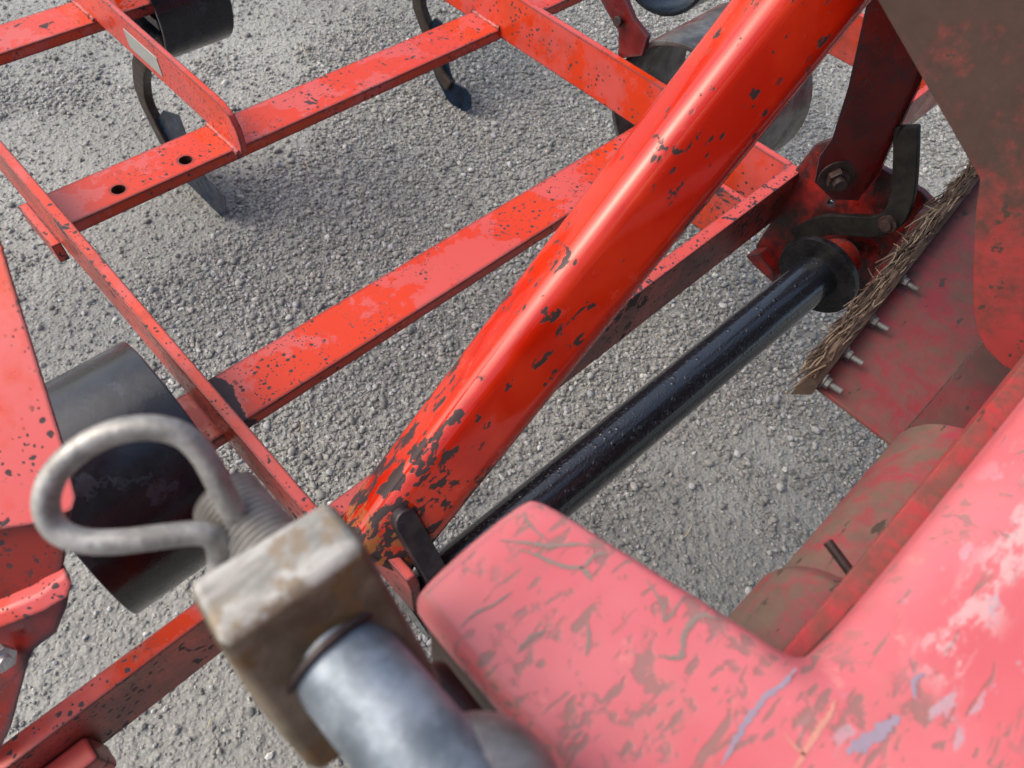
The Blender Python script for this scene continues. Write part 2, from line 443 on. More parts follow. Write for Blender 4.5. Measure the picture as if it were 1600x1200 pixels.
M_BLOCKT = metal('scraped_bright_top', (.19, .19, .175), (.43, .43, .41), .55, .25, 26, .35, (.22, .18, .13), .57, stretch=(1, 3, 1))
M_CLIP = metal('galvanised_wire', (.20, .20, .19), (.40, .40, .385), .48, .45, 55, .5, (.26, .17, .10), .62)
M_THREAD = metal('grey_thread', (.26, .25, .23), (.40, .385, .36), .5, .3, 40)
M_COLLAR = metal('grey_collar_steel', (.13, .125, .125), (.26, .25, .25), .42, .6, 26, .3, (.20, .10, .05), .64)
M_COVER = m_cover()
M_PANEL = m_muddy('dusty_shaded_panel_paint', (.17, .022, .026), (.125, .066, .056), .36, .60, rough=.6, scr=False)  # dusty paint, base darkened to hold the tractor's shadow
M_FLAP = m_muddy('muddy_plate_paint', (.23, .030, .030), (.060, .038, .030), .36, .66, zlo=.80, zhi=1.28, scr=False)
M_DARKC = m_muddy('dark_casting', (.05, .010, .010), (.035, .025, .02), .35, .55, rough=.7, scr=False)  # near-black mottled red for the casting side and seam strip
M_AXLE = m_muddy('muddy_axle_paint', (.22, .022, .036), (.135, .088, .068), .33, .58, rough=.6, scr=False)
M_LIP = m_muddy('dull_lip_paint', (.36, .03, .036), (.17, .065, .052), .34, .60, rough=.55, scr=False)
M_WOOD = metal('weathered_board', (.05, .032, .022), (.11, .072, .048), .8, 0, 30, .8, (.19, .15, .11), .62, stretch=(.15, 1, 1))
M_SPLINT = m_plain('pale_splinters', (.22, .165, .11), .85)
M_SPLINTD = m_plain('dark_splinters', (.07, .045, .03), .85)
M_PLATE = m_plain('grey_label', (.30, .32, .30), .4, .1)
M_GROUND = m_ground()
M_STONE = m_stone()
M_STRAW = m_plain('straw', (.50, .42, .27), .7)
M_RUST = m_plain('rust_inside', (.05, .02, .012), .8)

# ------------------------------------------------------------------ setting: ground and gravel
bm = bmesh.new()
N = 30
def gz(x, y): return 0.0
g = bmesh.ops.create_grid(bm, x_segments=60, y_segments=60, size=60)
ground = link('ground', bm, M_GROUND)
tag(ground, 'grey compacted gravel yard under the whole machine', 'ground', kind='structure')

def vnoise(x, y, s, seed):
    r = np.random.default_rng(seed); G = r.random((64, 64))
    u, v = x * s + 31.3, y * s + 17.7
    iu, iv = np.floor(u).astype(int), np.floor(v).astype(int); fu, fv = u - iu, v - iv
    fu = fu * fu * (3 - 2 * fu); fv = fv * fv * (3 - 2 * fv)
    a = G[iu % 64, iv % 64]; b = G[(iu+1) % 64, iv % 64]; c = G[iu % 64, (iv+1) % 64]; d = G[(iu+1) % 64, (iv+1) % 64]
    return (a*(1-fu)+b*fu)*(1-fv)+(c*(1-fu)+d*fu)*fv
def ico(sub):
    b = bmesh.new(); bmesh.ops.create_icosphere(b, subdivisions=sub, radius=1)
    v = np.array([x.co[:] for x in b.verts]); f = np.array([[q.index for q in p.verts] for p in b.faces]); b.free(); return v, f
def stones(name, n, sub, smin, smax, smed, thresh_lo, sink, seed, keep):
    r = np.random.default_rng(seed)
    V, F = ico(sub); var = []
    for k in range(14):
        d = r.normal(size=(5, 3)); d /= np.linalg.norm(d, axis=1)[:, None]
        w = V.copy()
        for q in d:                                        # flatten a few facets for broken-stone shapes
            h = w @ q; lim = r.uniform(.55, .85); ov = np.clip(h - lim, 0, None); w = w - ov[:, None] * q
        w *= 1 + r.normal(0, .07, size=(len(w), 1)); var.append(w)
    var = np.array(var)
    x = r.uniform(-1.0, 4.2, n); y = r.uniform(-1.3, 3.6, n)
    # stay inside the wedge of ground that can be looked at
    a = np.array([[-.95, .70], [.60, -1.25], [4.2, .35], [.75, 3.55]]); ins = np.ones(n, bool)
    for i in range(4):
        p, q = a[i], a[(i+1) % 4]; ins &= ((q[0]-p[0])*(y-p[1]) - (q[1]-p[1])*(x-p[0])) > 0
    m = keep(x, y) * 1.0
    ins &= r.random(n) < m
    x, y = x[ins], y[ins]; n = len(x)
    s = np.clip(smed * np.exp(r.normal(0, .42, n)), smin, smax) * .5
    sc = np.stack([s * r.uniform(.85, 1.35, n), s * r.uniform(.7, 1.05, n), s * r.uniform(.55, .85, n)], 1)
    vi = r.integers(0, len(var), n); P = var[vi] * sc[:, None, :]
    tl = r.normal(0, .35, n); ca, sa = np.cos(tl), np.sin(tl)
    Y = P[:, :, 1] * ca[:, None] - P[:, :, 2] * sa[:, None]; Z = P[:, :, 1] * sa[:, None] + P[:, :, 2] * ca[:, None]
    th = r.uniform(0, 2*np.pi, n); ct, st = np.cos(th)[:, None], np.sin(th)[:, None]
    X = P[:, :, 0]
    W = np.stack([X*ct - Y*st + x[:, None], X*st + Y*ct + y[:, None], Z + (s * sink * r.uniform(.2, 1.0, n))[:, None]], 2)
    verts = W.reshape(-1, 3); faces = (F[None] + (np.arange(n) * len(V))[:, None, None]).reshape(-1, 3)
    me = bpy.data.meshes.new(name)
    me.vertices.add(len(verts)); me.vertices.foreach_set('co', verts.astype(np.float32).ravel())
    nf = len(faces)
    me.loops.add(nf * 3); me.loops.foreach_set('vertex_index', faces.astype(np.int32).ravel())
    me.polygons.add(nf); me.polygons.foreach_set('loop_start', np.arange(0, nf*3, 3, dtype=np.int32))
    me.polygons.foreach_set('use_smooth', np.full(nf, sub > 1))
    me.update(calc_edges=True)
    me.materials.append(M_STONE)
    o = bpy.data.objects.new(name, me); COL.objects.link(o)
    return o
def dens(x, y):
    d = .55 * vnoise(x, y, 1.7, 1) + .30 * vnoise(x, y, 5, 2) + .15 * vnoise(x, y, 13, 3)
    band = np.exp(-(((x - .95) / .75) ** 2 + ((y - .65) / .55) ** 2)) * .20 + np.exp(-(((x - 1.55) / .9) ** 2 + ((y - 1.3) / .5) ** 2)) * .10
    return d + band
k_peb = lambda x, y: np.clip((dens(x, y) - .47) * 7.0, .09, .95)
k_grit = lambda x, y: np.clip((dens(x, y) - .20) * 2.5, .25, 1)
k_big = lambda x, y: np.clip((dens(x, y) - .36) * 2.2, .05, 1)
tag(stones('loose_gravel', 380000, 1, .004, .016, .0084, 0, .6, 5, k_peb), 'loose grey pebbles scattered in drifts over the yard', 'gravel', kind='stuff')
tag(stones('gravel_grit', 230000, 1, .0025, .007, .0045, 0, .5, 6, k_grit), 'fine grey grit bedded in the yard surface', 'grit', kind='stuff')
tag(stones('coarse_gravel', 20000, 2, .011, .022, .015, 0, .6, 9, k_big), 'larger grey stones lying among the pebbles', 'stones', kind='stuff')

bm = bmesh.new()
for px, py, ang, L in ((735,720,.9,.05),(745,845,-1.2,.045),(725,770,.4,.05),(475,75,1.1,.045),(565,300,.7,.055),(928,332,1.6,.03),(590,520,-.3,.03),(1075,830,.2,.035),(330,1130,.3,.02),(480,260,1.3,.04),(980,880,1.2,.03),(470,665,1.0,.03)):
    p = at_h(px, py, .010); d = Vector((math.cos(ang), math.sin(ang), .05)) * L * .5
    mid = p + Vector((random.uniform(-.004, .004), random.uniform(-.004, .004), .004))
    tube(bm, [p - d, mid, p + d], .0011, 6)
straw = link('straw_litter', bm, M_STRAW)
tag(straw, 'pale bits of straw strewn on the gravel', 'straw', kind='stuff')

# ------------------------------------------------------------------ cultivator
cult = empty('cultivator', (.68, .7, 0), 'red cultivator frame with flat crossbars, chipped brace tube and spring tines standing on the gravel', 'cultivator')
ZT, ZR = HC - .95, HC - .855          # tops of the crossbars and of the side rails
def part_box(name, x0, x1, y0, y1, z0, z1, mat, parent=None, bevel=.002, label=None):
    b = bmesh.new(); box(b, x0, x1, y0, y1, z0, z1)
    return link(name, b, mat, parent or cult, bevel, 2, label=label)
part_box('crossbar', -.13, 1.52, .640, .740, ZT - .025, ZT, P_BAR, bevel=.003)
b2 = part_box('crossbar', .1430, 2.08, 1.180, 1.280, ZT - .025, ZT, P_BAR, bevel=.003, label='crossbar with two round bolt holes')
part_box('crossbar', -.45, .95, 1.742, 1.850, ZT - .025, ZT, P_BAR, bevel=.003)
cuts = []
for px, py in ((290, 250), (185, 296)):
    c = at_h(px, py, ZT); b = bmesh.new()
    tube(b, [c + Vector((0, 0, .01)), c - Vector((0, 0, .0235))], .0125, 28)
    co = link('hole_cutter', b, M_RUST); cuts.append(co)
b2.data.materials.append(M_RUST)
for c in cuts:
    c.data.materials.clear(); c.data.materials.append(P_BAR); c.data.materials.append(M_RUST)
    for p in c.data.polygons: p.material_index = 1
boolean_cut(b2, cuts)
part_box('end_plate', .108, .1245, 1.160, 1.292, ZT - .05, ZT - .010, P_RAIL)
part_box('side_rail', .125, .143, .4055, 2.3, ZR - .110, ZR, P_RAIL)
part_box('side_rail', 1.187, 1.205, .4055, 2.3, ZR - .115, ZR - .002, P_RAILC)
part_box('side_rail', 1.792, 1.810, .36, 1.6, ZT - .02, ZT + .09, P_RAIL)
part_box('stub_rail', 1.052, 1.068, .4055, .6395, ZT - .03, HC - .87, P_RAIL)
part_box('stub_rail', 1.50, 1.79, .355, .37, ZT - .01, ZT + .09, P_RAIL)
# plate on edge between second and third crossbar, rounded near end
b = bmesh.new()
pts = [(.481, 2.3, ZT + .001), (.481, 1.158, ZT + .001), (.481, 1.153, ZT + .02), (.481, 1.155, ZT + .055), (.481, 1.170, ZT + .080), (.481, 1.20, ZT + .091), (.481, 2.3, ZT + .091)]
prism(b, pts, (.013, 0, 0))
plate = link('rail_plate', b, P_RAILC, cult, .0025, 2)
y0, y1 = 1.475, 1.70
b = bmesh.new(); box(b, .4795, .4815, 1.44, 1.575, ZT + .020, ZT + .062)
link('label_plate', b, M_PLATE, plate, .0005, 1)
# weld beads
def weld(p0, p1, r, parent):
    b = bmesh.new(); p0, p1 = Vector(p0), Vector(p1); n = max(6, int((p1 - p0).length / .006))
    path = [p0.lerp(p1, i / n) + Vector((random.uniform(-.0008, .0008),) * 3) for i in range(n + 1)]
    tube(b, path, [r * (1 + .22 * math.sin(i * 2.6) + random.uniform(-.1, .1)) for i in range(n + 1)], 10)
    return link('weld_bead', b, P_BAR, parent, 0, 2, 60)
weld((.481, 1.165, ZT), (.481, 1.278, ZT), .0075, cult)
weld((.481, 1.745, ZT), (.481, 1.848, ZT), .0075, cult)
weld((1.187, 1.182, ZT), (1.187, 1.278, ZT), .0075, cult)
weld((.143, .642, ZT), (.143, .738, ZT), .0075, cult)
weld((1.187, .405, ZR - .10), (1.187, .405, ZR - .002), .0075, cult)
# front bar on edge
fb = part_box('front_bar', -.55, 1.2, .380, .405, ZR - .112, ZR, P_WORN, bevel=.0025)
b = bmesh.new(); box(b, -.30, -.19, .347, .3795, ZR - .112, ZR - .05)
link('bar_cleat', b, P_WORN, fb, .006, 2)

# headstock plates
XP = 1.185
def yz(px, py, X=XP): return at_x(px, py, X)
out = [(1243,264),(1273,226),(1300,217),(1330,232),(1375,262),(1440,300),(1462,322),(1350,475),(1320,468),(1245,440),(1192,402),(1180,385),(1215,330)]
b = bmesh.new(); prism(b, [yz(*p) for p in out], (.014, 0, 0))
hp = link('headstock_plate', b, P_HEAD, cult, .002, 2)
c = yz(1297, 317); b = bmesh.new(); box(b, XP - .03, XP + .05, c.y - .005, c.y + .005, c.z - .006, c.z + .006)
co = link('slot_cutter', b, P_DEEP); boolean_cut(hp, [co])
b = bmesh.new(); prism(b, [yz(1180,388,XP), yz(1192,402,XP), yz(1225,432,XP), yz(1222,412,XP), yz(1200,385,XP)], (-.035, 0, 0)); link('lower_tab', b, P_HEAD, hp, .002)
b = bmesh.new(); e0, e1 = yz(1462, 322), yz(1345, 478)
prism(b, [e0, e1, e1 + Vector((0, .012, 0)), e0 + Vector((0, .012, 0))], (-.035, 0, 0)); link('edge_flange', b, P_HEAD, hp, .002)
b = bmesh.new(); prism(b, [(.164, .255, ZR - .10), (.164, .384, ZR - .10), (.164, .384, ZR - .08), (.164, .318, ZR - .012), (.164, .308, ZR), (.164, .262, ZR), (.164, .255, ZR - .02)], (.014, 0, 0))
link('headstock_plate', b, P_WORN, cult, .002)

# right mast post: folded channel leaning in to the apex
def post_pt(px, py):
    t = (290 - py) / 290.0
    return at_z(px, py, 1.255 - .29 * t)
oL = [(1300,217),(1325,137),(1350,22),(1368,-60)]
oR = [(1470,-60),(1462,40),(1440,127),(1405,200),(1375,268),(1340,314),(1300,312),(1272,285),(1280,245)]
b = bmesh.new(); prism(b, [post_pt(*p) for p in oL + oR], (.012, .004, -.004))
post = link('mast_post', b, P_POST, cult, .002)
b = bmesh.new()
fl = [(1490,-60),(1462,30),(1440,127),(1405,200),(1376,266),(1352,298)]
ff = [post_pt(*p) for p in fl]
a = [b.verts.new(p + Vector((-.018, -.006, .004))) for p in ff]; d = [b.verts.new(p + Vector((.0, 0, 0))) for p in ff]
for i in range(len(ff) - 1): b.faces.new((a[i], a[i+1], d[i+1], d[i]))
bmesh.ops.solidify(b, geom=b.faces[:], thickness=.008)
link('post_flange', b, P_POST, post, .001)
b = bmesh.new(); c = post_pt(1306, 274); ax = (post_pt(1330, 240) - post_pt(1300, 300)).cross(post_pt(1360, 280) - post_pt(1300, 300)).normalized()
ax = ax if ax.x < 0 else -ax
tube(b, [c + ax * .0005, c + ax * .0045], .030, 32); wash = link('washer', b, M_BOLT, post, .001)
b = bmesh.new(); hexprism(b, c + ax * .005, ax, .019, .014); tube(b, [c + ax * .018, c + ax * .030], .011, 20)
link('bolt', b, M_BOLT, post, .0012)

# black bent lever in front of the plate
b = bmesh.new()
lp = spline([at_x(1417, 195, 1.16), at_x(1416, 250, 1.155), at_x(1412, 300, 1.15), at_x(1400, 335, 1.145), at_x(1372, 352, 1.145), at_x(1325, 351, 1.145), at_x(1285, 352, 1.145), at_x(1245, 372, 1.15)], 6)
prof = [(.007,.019),(-.007,.019),(-.007,-.019),(.007,-.019)]
tube(b, lp, 0, prof=prof, u0=(1, 0, 0))
lev = link('locking_lever', b, M_LEVER, cult, .003, 2)
b = bmesh.new(); c = at_x(1388, 349, 1.137); tube(b, [c, c + Vector((-.006, 0, 0))], .016, 24); tube(b, [c, c + Vector((-.012, 0, 0))], .010, 20)
link('pivot_bolt', b, M_BOLT, lev, .001)
# red boss behind the flange
# black cross shaft
T0, T1 = at_z(640, 958, .985), at_z(1276, 431, 1.325)
TD = (T1 - T0).normalized()
b = bmesh.new(); tube(b, [T0.lerp(T1, i / 12) for i in range(13)], .0405, 40)
shaft = link('cross_shaft', b, M_BLACK, cult, .0)
b = bmesh.new(); tube(b, [T1 - TD * .004, T1 + TD * .010], .076, 56); link('shaft_flange', b, M_BLACKD, shaft, .002)
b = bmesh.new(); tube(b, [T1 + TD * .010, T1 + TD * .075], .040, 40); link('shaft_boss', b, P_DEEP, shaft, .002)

# big red brace tube
b = bmesh.new()
n = 24; seg = 56
P_ = [ARM_LO.lerp(ARM_HI, i / n) for i in range(n + 1)]
mid_ = ARM_LO.lerp(ARM_HI, .5)
vp_ = (Vector((0, 0, HC)) - mid_); vp_ = (vp_ - ARM_DIR * vp_.dot(ARM_DIR)).normalized()
lf_ = ARM_DIR.cross(vp_)
if lf_.dot(rx) > 0: lf_ = -lf_                            # to the left in the picture
th_ = math.radians(27)
FACE = vp_ * math.cos(th_) - lf_ * math.sin(th_)         # normal of the broad face
def rsq(hx, hy, rad, k=9):
    out_ = []
    for cx_, cy_, a0 in ((hx - rad, hy - rad, 0), (-hx + rad, hy - rad, 90), (-hx + rad, -hy + rad, 180), (hx - rad, -hy + rad, 270)):
        for i in range(k):
            a_ = math.radians(a0 + 90 * i / (k - 1)); out_.append((cx_ + rad * math.cos(a_), cy_ + rad * math.sin(a_)))
    return out_
tube(b, P_, 0, cap=False, prof=rsq(.0480, .0495, .027), u0=FACE)
tube(b, P_[:3], 0, cap=False, prof=rsq(.0415, .0430, .018), u0=FACE)
arm = link('brace_tube', b, M_ARM, cult, 0, 2, 60)
b = bmesh.new(); tube(b, [ARM_LO + ARM_DIR * .03, ARM_LO + ARM_DIR * .034], 0, prof=rsq(.045, .0465, .020), u0=FACE); link('tube_plug', b, M_RUST, arm)
# rim of the pipe mouth
b = bmesh.new()
tube(b, [ARM_LO - ARM_DIR * .003, ARM_LO + ARM_DIR * .004], 0, cap=False, prof=rsq(.0490, .0505, .028), u0=FACE)
tube(b, [ARM_LO - ARM_DIR * .003, ARM_LO + ARM_DIR * .004], 0, cap=False, prof=rsq(.0415, .0430, .018), u0=FACE)
m_ = len(rsq(.04, .04, .01)); b.verts.ensure_lookup_table(); vs_ = list(b.verts)
for i in range(m_): b.faces.new((vs_[i], vs_[(i + 1) % m_], vs_[2 * m_ + (i + 1) % m_], vs_[2 * m_ + i]))
link('tube_rim', b, M_ARM, arm)
# dark lug linking the tube to the left headstock plate
b = bmesh.new()
def lugp(px, py): return at_z(px, py, .85 + (py - 790) * .0006)
ctl = [lugp(626, 808), lugp(650, 845), lugp(676, 893), lugp(700, 940)]
d = (ctl[-1] - ctl[0]).normalized(); side = Vector((1, 0, 0)); side = (side - d * side.dot(d)).normalized()
pts = []
for k in range(9):
    a_ = math.pi * k / 8
    pts.append(ctl[0] + side * (math.cos(a_) * .0155) - d * (math.sin(a_) * .0155))
pts = pts + [ctl[-1] - side * .0155, ctl[-1] + side * .0155]
prism(b, pts, d.cross(side) * .016)
lug = link('lug_plate', b, M_LUG, cult, .003, 3)

# left mast post, close to the eye
def mp(px, py, dz=0): return at_z(px, py, .63 + (py - 370) * .00002 + dz)
b = bmesh.new(); prism(b, [mp(*p) for p in ((-60,150),(-20,290),(0,368),(62,569),(100,690),(122,778),(116,800),(60,822),(-120,850),(-160,400))], (0, .03, -.012))
mast = link('mast_post', b, P_MAST, cult, .004, 3)
b = bmesh.new()
q = [mp(118, 792, .008), mp(-120, 842, .008), mp(-120, 985, .045), mp(0, 952, .045), mp(62, 928, .045), mp(92, 912, .045), mp(104, 880, .04)]
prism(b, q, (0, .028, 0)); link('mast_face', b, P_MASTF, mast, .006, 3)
b = bmesh.new()
q = [mp(-120, 985, .03), mp(0, 955, .03), mp(60, 930, .03), (mp(96, 903, .03)), mp(106, 893, .03), mp(115, 912, .03), mp(108, 935, .032), mp(70, 958, .032), mp(0, 985, .032), mp(-120, 1015, .032)]
prism(b, q, (.0, .03, -.012)); link('mast_flange', b, P_MAST, mast, .004, 3)
b = bmesh.new()
q = [mp(-120, 1000, .05), mp(0, 972, .05), mp(72, 945, .05), mp(112, 920, .05), mp(107, 948, .055), mp(90, 990, .06), mp(56, 1015, .06), mp(47, 1033, .06), mp(19, 1138, .075), mp(0, 1176, .08), mp(-120, 1300, .09)]
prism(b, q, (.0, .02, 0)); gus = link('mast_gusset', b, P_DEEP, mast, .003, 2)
b = bmesh.new(); c = mp(-3, 1025, .045); hexprism(b, c, Vector((.25, -.85, .45)), .013, .012); tube(b, [c, c + Vector((.25, -.85, .45)).normalized() * .02], .0065, 16)
link('bolt', b, M_ZINC, gus, .001)

# spring tines: rolled steel band on a crossbar, curved shank, reversible share
def band_bm(R, w, th, seg=80):
    b = bmesh.new(); rings = []
    for i in range(seg):
        a = 2 * math.pi * i / seg
        rings.append([b.verts.new((x, math.cos(a) * r_, math.sin(a) * r_)) for x, r_ in ((-w/2, R), (w/2, R), (w/2, R - th), (-w/2, R - th))])
    for i in range(seg):
        j = (i + 1) % seg
        for k in range(4): b.faces.new((rings[i][k], rings[i][(k+1) % 4], rings[j][(k+1) % 4], rings[j][k]))
    return b
def tine(loc, mat, R=.163, w=.20, shank=None, share=None, clamp_x=0.0, label=None):
    b = band_bm(R, w, .011)
    o = link('spring_tine', b, mat, None, .003, 2)
    o.location = loc; o.parent = cult; o.matrix_parent_inverse = Matrix.Translation(-Vector(cult.location))
    if label: o['label'] = label
    L = Vector(loc)
    b = bmesh.new()
    box(b, -w/2 + .02, -w/2 + .075, -.065, .065, .012, .030)
    cl = link('clamp', b, M_LUG, None, .003, 2); cl.parent = o
    b = bmesh.new(); box(b, -w/2 + .02, -w/2 + .075, -.065, .065, -.055, -.030)
    cl = link('clamp', b, M_LUG, None, .003, 2); cl.parent = o
    for yy in (-.058, .058):
        b = bmesh.new()
        tube(b, [(-w/2 + .047, yy, -.07), (-w/2 + .047, yy, .045)], .008, 14)
        hexprism(b, (-w/2 + .047, yy, .030), (0, 0, 1), .015, .012)
        bo = link('clamp_bolt', b, M_BOLT, None, .001); bo.parent = o
    if shank:
        b = bmesh.new(); tube(b, [p - L for p in spline(shank, 6)], 0, prof=[(.013,.023),(-.013,.023),(-.013,-.023),(.013,-.023)], u0=(1, 0, 0))
        s = link('shank', b, M_SHANK, None, .005, 2); s.parent = o
    if share:
        pts, tv, crease = share
        b = bmesh.new(); prism(b, [p - L for p in pts], tv); s = link('share', b, M_SHARE, None, .003, 3); s.parent = o
    return o
tine((-.005, .655, HC - .935), M_DRUM, R=.160, w=.185, label='glossy black spring band on the near crossbar end')
def onx(px, py, X): return at_x(px, py, X)
sk = [Vector((.61, 1.72, .46)), onx(226,92,.571), onx(222,125,.571), onx(228,155,.571), onx(243,188,.571), onx(262,225,.571)]
sh_pts = [onx(255,174,.571), onx(280,182,.571), onx(291,212,.571), onx(322,280,.571), onx(352,312,.571), onx(354,326,.571), onx(347,340,.571), onx(322,334,.571), onx(305,310,.571), onx(265,258,.571), onx(240,196,.571)]
tine((.676, 1.80, HC - .958), M_DRUM, R=.142, w=.178, shank=sk, share=(sh_pts, (.006, .010, -.002), None), label='dark spring band on the far left crossbar')
tine((1.35, .685, HC - .945), M_DRUMW, R=.172, w=.255, label='worn grey spring band beyond the brace tube')
t4 = tine((1.93, 1.20, HC - .945), M_DRUM, R=.172, w=.24, label='dark spring band at the top edge beside the rail')
# second visible shank and share, tine root beyond the frame edge
X2 = 1.43
sk2 = [onx(655, -60, X2), onx(655, 0, X2), onx(660, 22, X2), onx(672, 55, X2), onx(690, 110, X2), onx(705, 135, X2)]
b = bmesh.new()
tine((1.46, 2.05, HC - .965), M_DRUM, R=.165, w=.20, shank=sk2,
     share=([onx(680,27,X2), onx(690,36,X2), onx(694,70,X2), onx(702,112,X2), onx(708,128,X2), onx(726,138,X2), onx(735,150,X2), onx(735,168,X2), onx(728,175,X2), onx(712,172,X2), onx(698,155,X2), onx(680,120,X2), onx(664,70,X2), onx(660,48,X2)], (.01, .004, -.004), None))
# bracket plate with a bolt by the far band
b = bmesh.new(); prism(b, [onx(925,-30,1.21), onx(965,-30,1.21), onx(990,30,1.21), onx(1012,58,1.21), onx(1003,88,1.21), onx(965,92,1.21), onx(966,50,1.21), onx(940,5,1.21)], (.012, 0, 0))
br = link('tine_bracket', b, P_POST, cult, .002)
b = bmesh.new(); c = onx(968, 33, 1.205); tube(b, [c, c + Vector((-.01, 0, .002))], .010, 16); link('bolt', b, M_BOLT, br, .002)

# ------------------------------------------------------------------ tractor rear
trac = empty('tractor', (.5, -.1, 0), 'back end of a scuffed red tractor with pink-faded cover, muddy axle and side plate', 'tractor')
# cover and housing: one casting, level top, tongue to the left
HT = HC - .40
outer = [(.0725, -.45), (.0725, -.20), (.0725, .109), (.079, .1185), (.161, .1185), (.171, .110), (.1785, .080), (.1935, .020), (.206, -.030), (.2125, -.051), (.227, -.061), (.30, -.066), (.50, -.069), (.80, -.073), (.80, -.45)]
wid   = [.007, .007, .007, .006, .006, .007, .007, .012, .016, .028, .044, .056, .058, .058, .01]
drop  = [.030, .030, .030, .030, .030, .030, .030, .030, .034, .040, .046, .050, .050, .050, .03]
def resample(P, extra, n):
    P = np.array(P, float); d = np.r_[0, np.cumsum(np.hypot(*np.diff(P, axis=0).T))]
    # round the corners by chaikin twice
    E = np.array(extra).T; Q = np.c_[P, E]
    for _ in range(3):
        R_ = [Q[0]]
        for i in range(len(Q) - 1): R_ += [Q[i]*.75 + Q[i+1]*.25, Q[i]*.25 + Q[i+1]*.75]
        R_.append(Q[-1]); Q = np.array(R_)
    return Q
Q = resample(outer, [wid, drop], 0)
XY = Q[:, :2]; tn = np.gradient(XY, axis=0); tn /= np.linalg.norm(tn, axis=1)[:, None]
nr = np.c_[tn[:, 1], -tn[:, 0]]                                    # to the inside (path runs clockwise)
for _ in range(6):
    nr[1:-1] = (nr[:-2] + 2*nr[1:-1] + nr[2:]) / 4; nr /= np.linalg.norm(nr, axis=1)[:, None]
bm = bmesh.new(); rings = []
def ring(off, down):
    return [bm.verts.new((XY[i, 0] + nr[i, 0]*Q[i, 2]*off, XY[i, 1] + nr[i, 1]*Q[i, 2]*off, HT - Q[i, 3]*down)) for i in range(len(Q))]
K = 8
for k in range(K + 1):
    a_ = math.pi/2 * k / K
    rings.append(ring(1 - math.sin(a_)*1.0, 1 - math.cos(a_)) if False else ring(1 - math.sin(a_), (1 - math.cos(a_)) * .62))
rings.append(ring(0, 1.0)); 
rings = rings
for i in range(len(rings) - 1):
    for k in range(len(Q) - 1): bm.faces.new((rings[i][k], rings[i][k+1], rings[i+1][k+1], rings[i+1][k]))
bm.faces.new(rings[0])
cover = link('axle_cover', bm, M_COVER, trac, 0, 2, 50)
# scuffs dragged across the top of the cover
M_SCUFF = m_plain('scuff_grey', (.24, .19, .17), .6); M_SCUFFB = m_plain('scuff_blue', (.30, .25, .33), .55); M_SCUFFY = m_plain('scuff_cream', (.58, .27, .21), .55)
def ribbon(b, pts, wd, z=HT + .0004):
    pts = spline([at_h(800 + x / 2, 600 + y / 2, z) for x, y in pts], 9); n_ = len(pts); L_, R_ = [], []
    for i, p in enumerate(pts):
        t = (pts[min(i + 1, n_ - 1)] - pts[max(i - 1, 0)]).normalized(); nn_ = Vector((-t.y, t.x, 0))
        e_ = min(1, .25 + 3 * min(i, n_ - 1 - i) / n_)
        L_.append(b.verts.new(p + nn_ * wd * e_ * random.uniform(.35, 1.25))); R_.append(b.verts.new(p - nn_ * wd * e_ * random.uniform(.35, 1.25)))
    for i in range(n_ - 1): b.faces.new((L_[i], L_[i + 1], R_[i + 1], R_[i]))
for mat_, rows_ in ((M_SCUFF, (([(-40, 488), (60, 498), (120, 505), (200, 500), (280, 508)], .0013), ([(35, 400), (60, 445), (112, 488)], .0010), ([(20, 518), (80, 535), (135, 560), (215, 573), (262, 535), (300, 528)], .0016),
      ([(212, 572), (235, 590), (250, 615)], .0020), ([(455, 850), (525, 852), (536, 795), (560, 745), (600, 722), (640, 735)], .0019), ([(-160, 760), (-120, 720), (-60, 690), (0, 650)], .0009), ([(110, 770), (60, 790), (20, 830)], .0014), ([(235, 740), (240, 800), (232, 850)], .0012), ([(420, 610), (470, 690), (480, 740), (540, 660)], .0012))),
    (M_SCUFFB, (([(888, 888), (850, 935), (800, 970), (750, 1030), (700, 1110), (655, 1190)], .0019), ([(1215, 1040), (1150, 1085), (1100, 1120), (1045, 1150)], .0040), ([(1290, 905), (1255, 930), (1262, 985)], .0020))),
    (M_SCUFFY, (([(1012, 985), (990, 1040), (950, 1090), (915, 1150), (880, 1210)], .0018), ([(850, 1090), (890, 1140), (920, 1160)], .0009)))):
    b = bmesh.new()
    for pts_, wd_ in rows_: ribbon(b, pts_, wd_)
    o = link('scuff_marks', b, mat_, cover, 0, 2, 60); o['kind'] = 'stuff'
# body of the casting below the cover
b = bmesh.new(); prism(b, [(.0765, -.45, HT - .029), (.0765, .108, HT - .029), (.155, .108, HT - .029), (.19, -.06, HT - .031), (.19, -.45, HT - .031)], (0, 0, -.16)); link('cover_casting', b, M_DARKC, trac, .006)
# lip along the foot of the flank
b = bmesh.new(); prism(b, [(.2265, -.0505, HT - .056), (.80, -.0575, HT - .056), (.80, -.12, HT - .056), (.2265, -.12, HT - .056)], (0, 0, -.006)); link('lip_flange', b, M_LIP, trac, .002)
b = bmesh.new(); box(b, .226, .80, -.125, -.0615, HT - .15, HT - .0625); link('flange_web', b, M_LIP, trac, .003)
b = bmesh.new(); sp_ = [(.228 + .57 * i / 40, -.0615 - .0075 * min(1, i / 6) - .006 * i / 40 + random.uniform(-.0008, .0008), HT - .052) for i in range(41)]
tube(b, sp_, [.0022 * random.uniform(.6, 1.3) for _ in sp_], 8); link('seam_shade_strip', b, M_DARKC, trac)  # dark strip standing in for the shadow gap above the lip
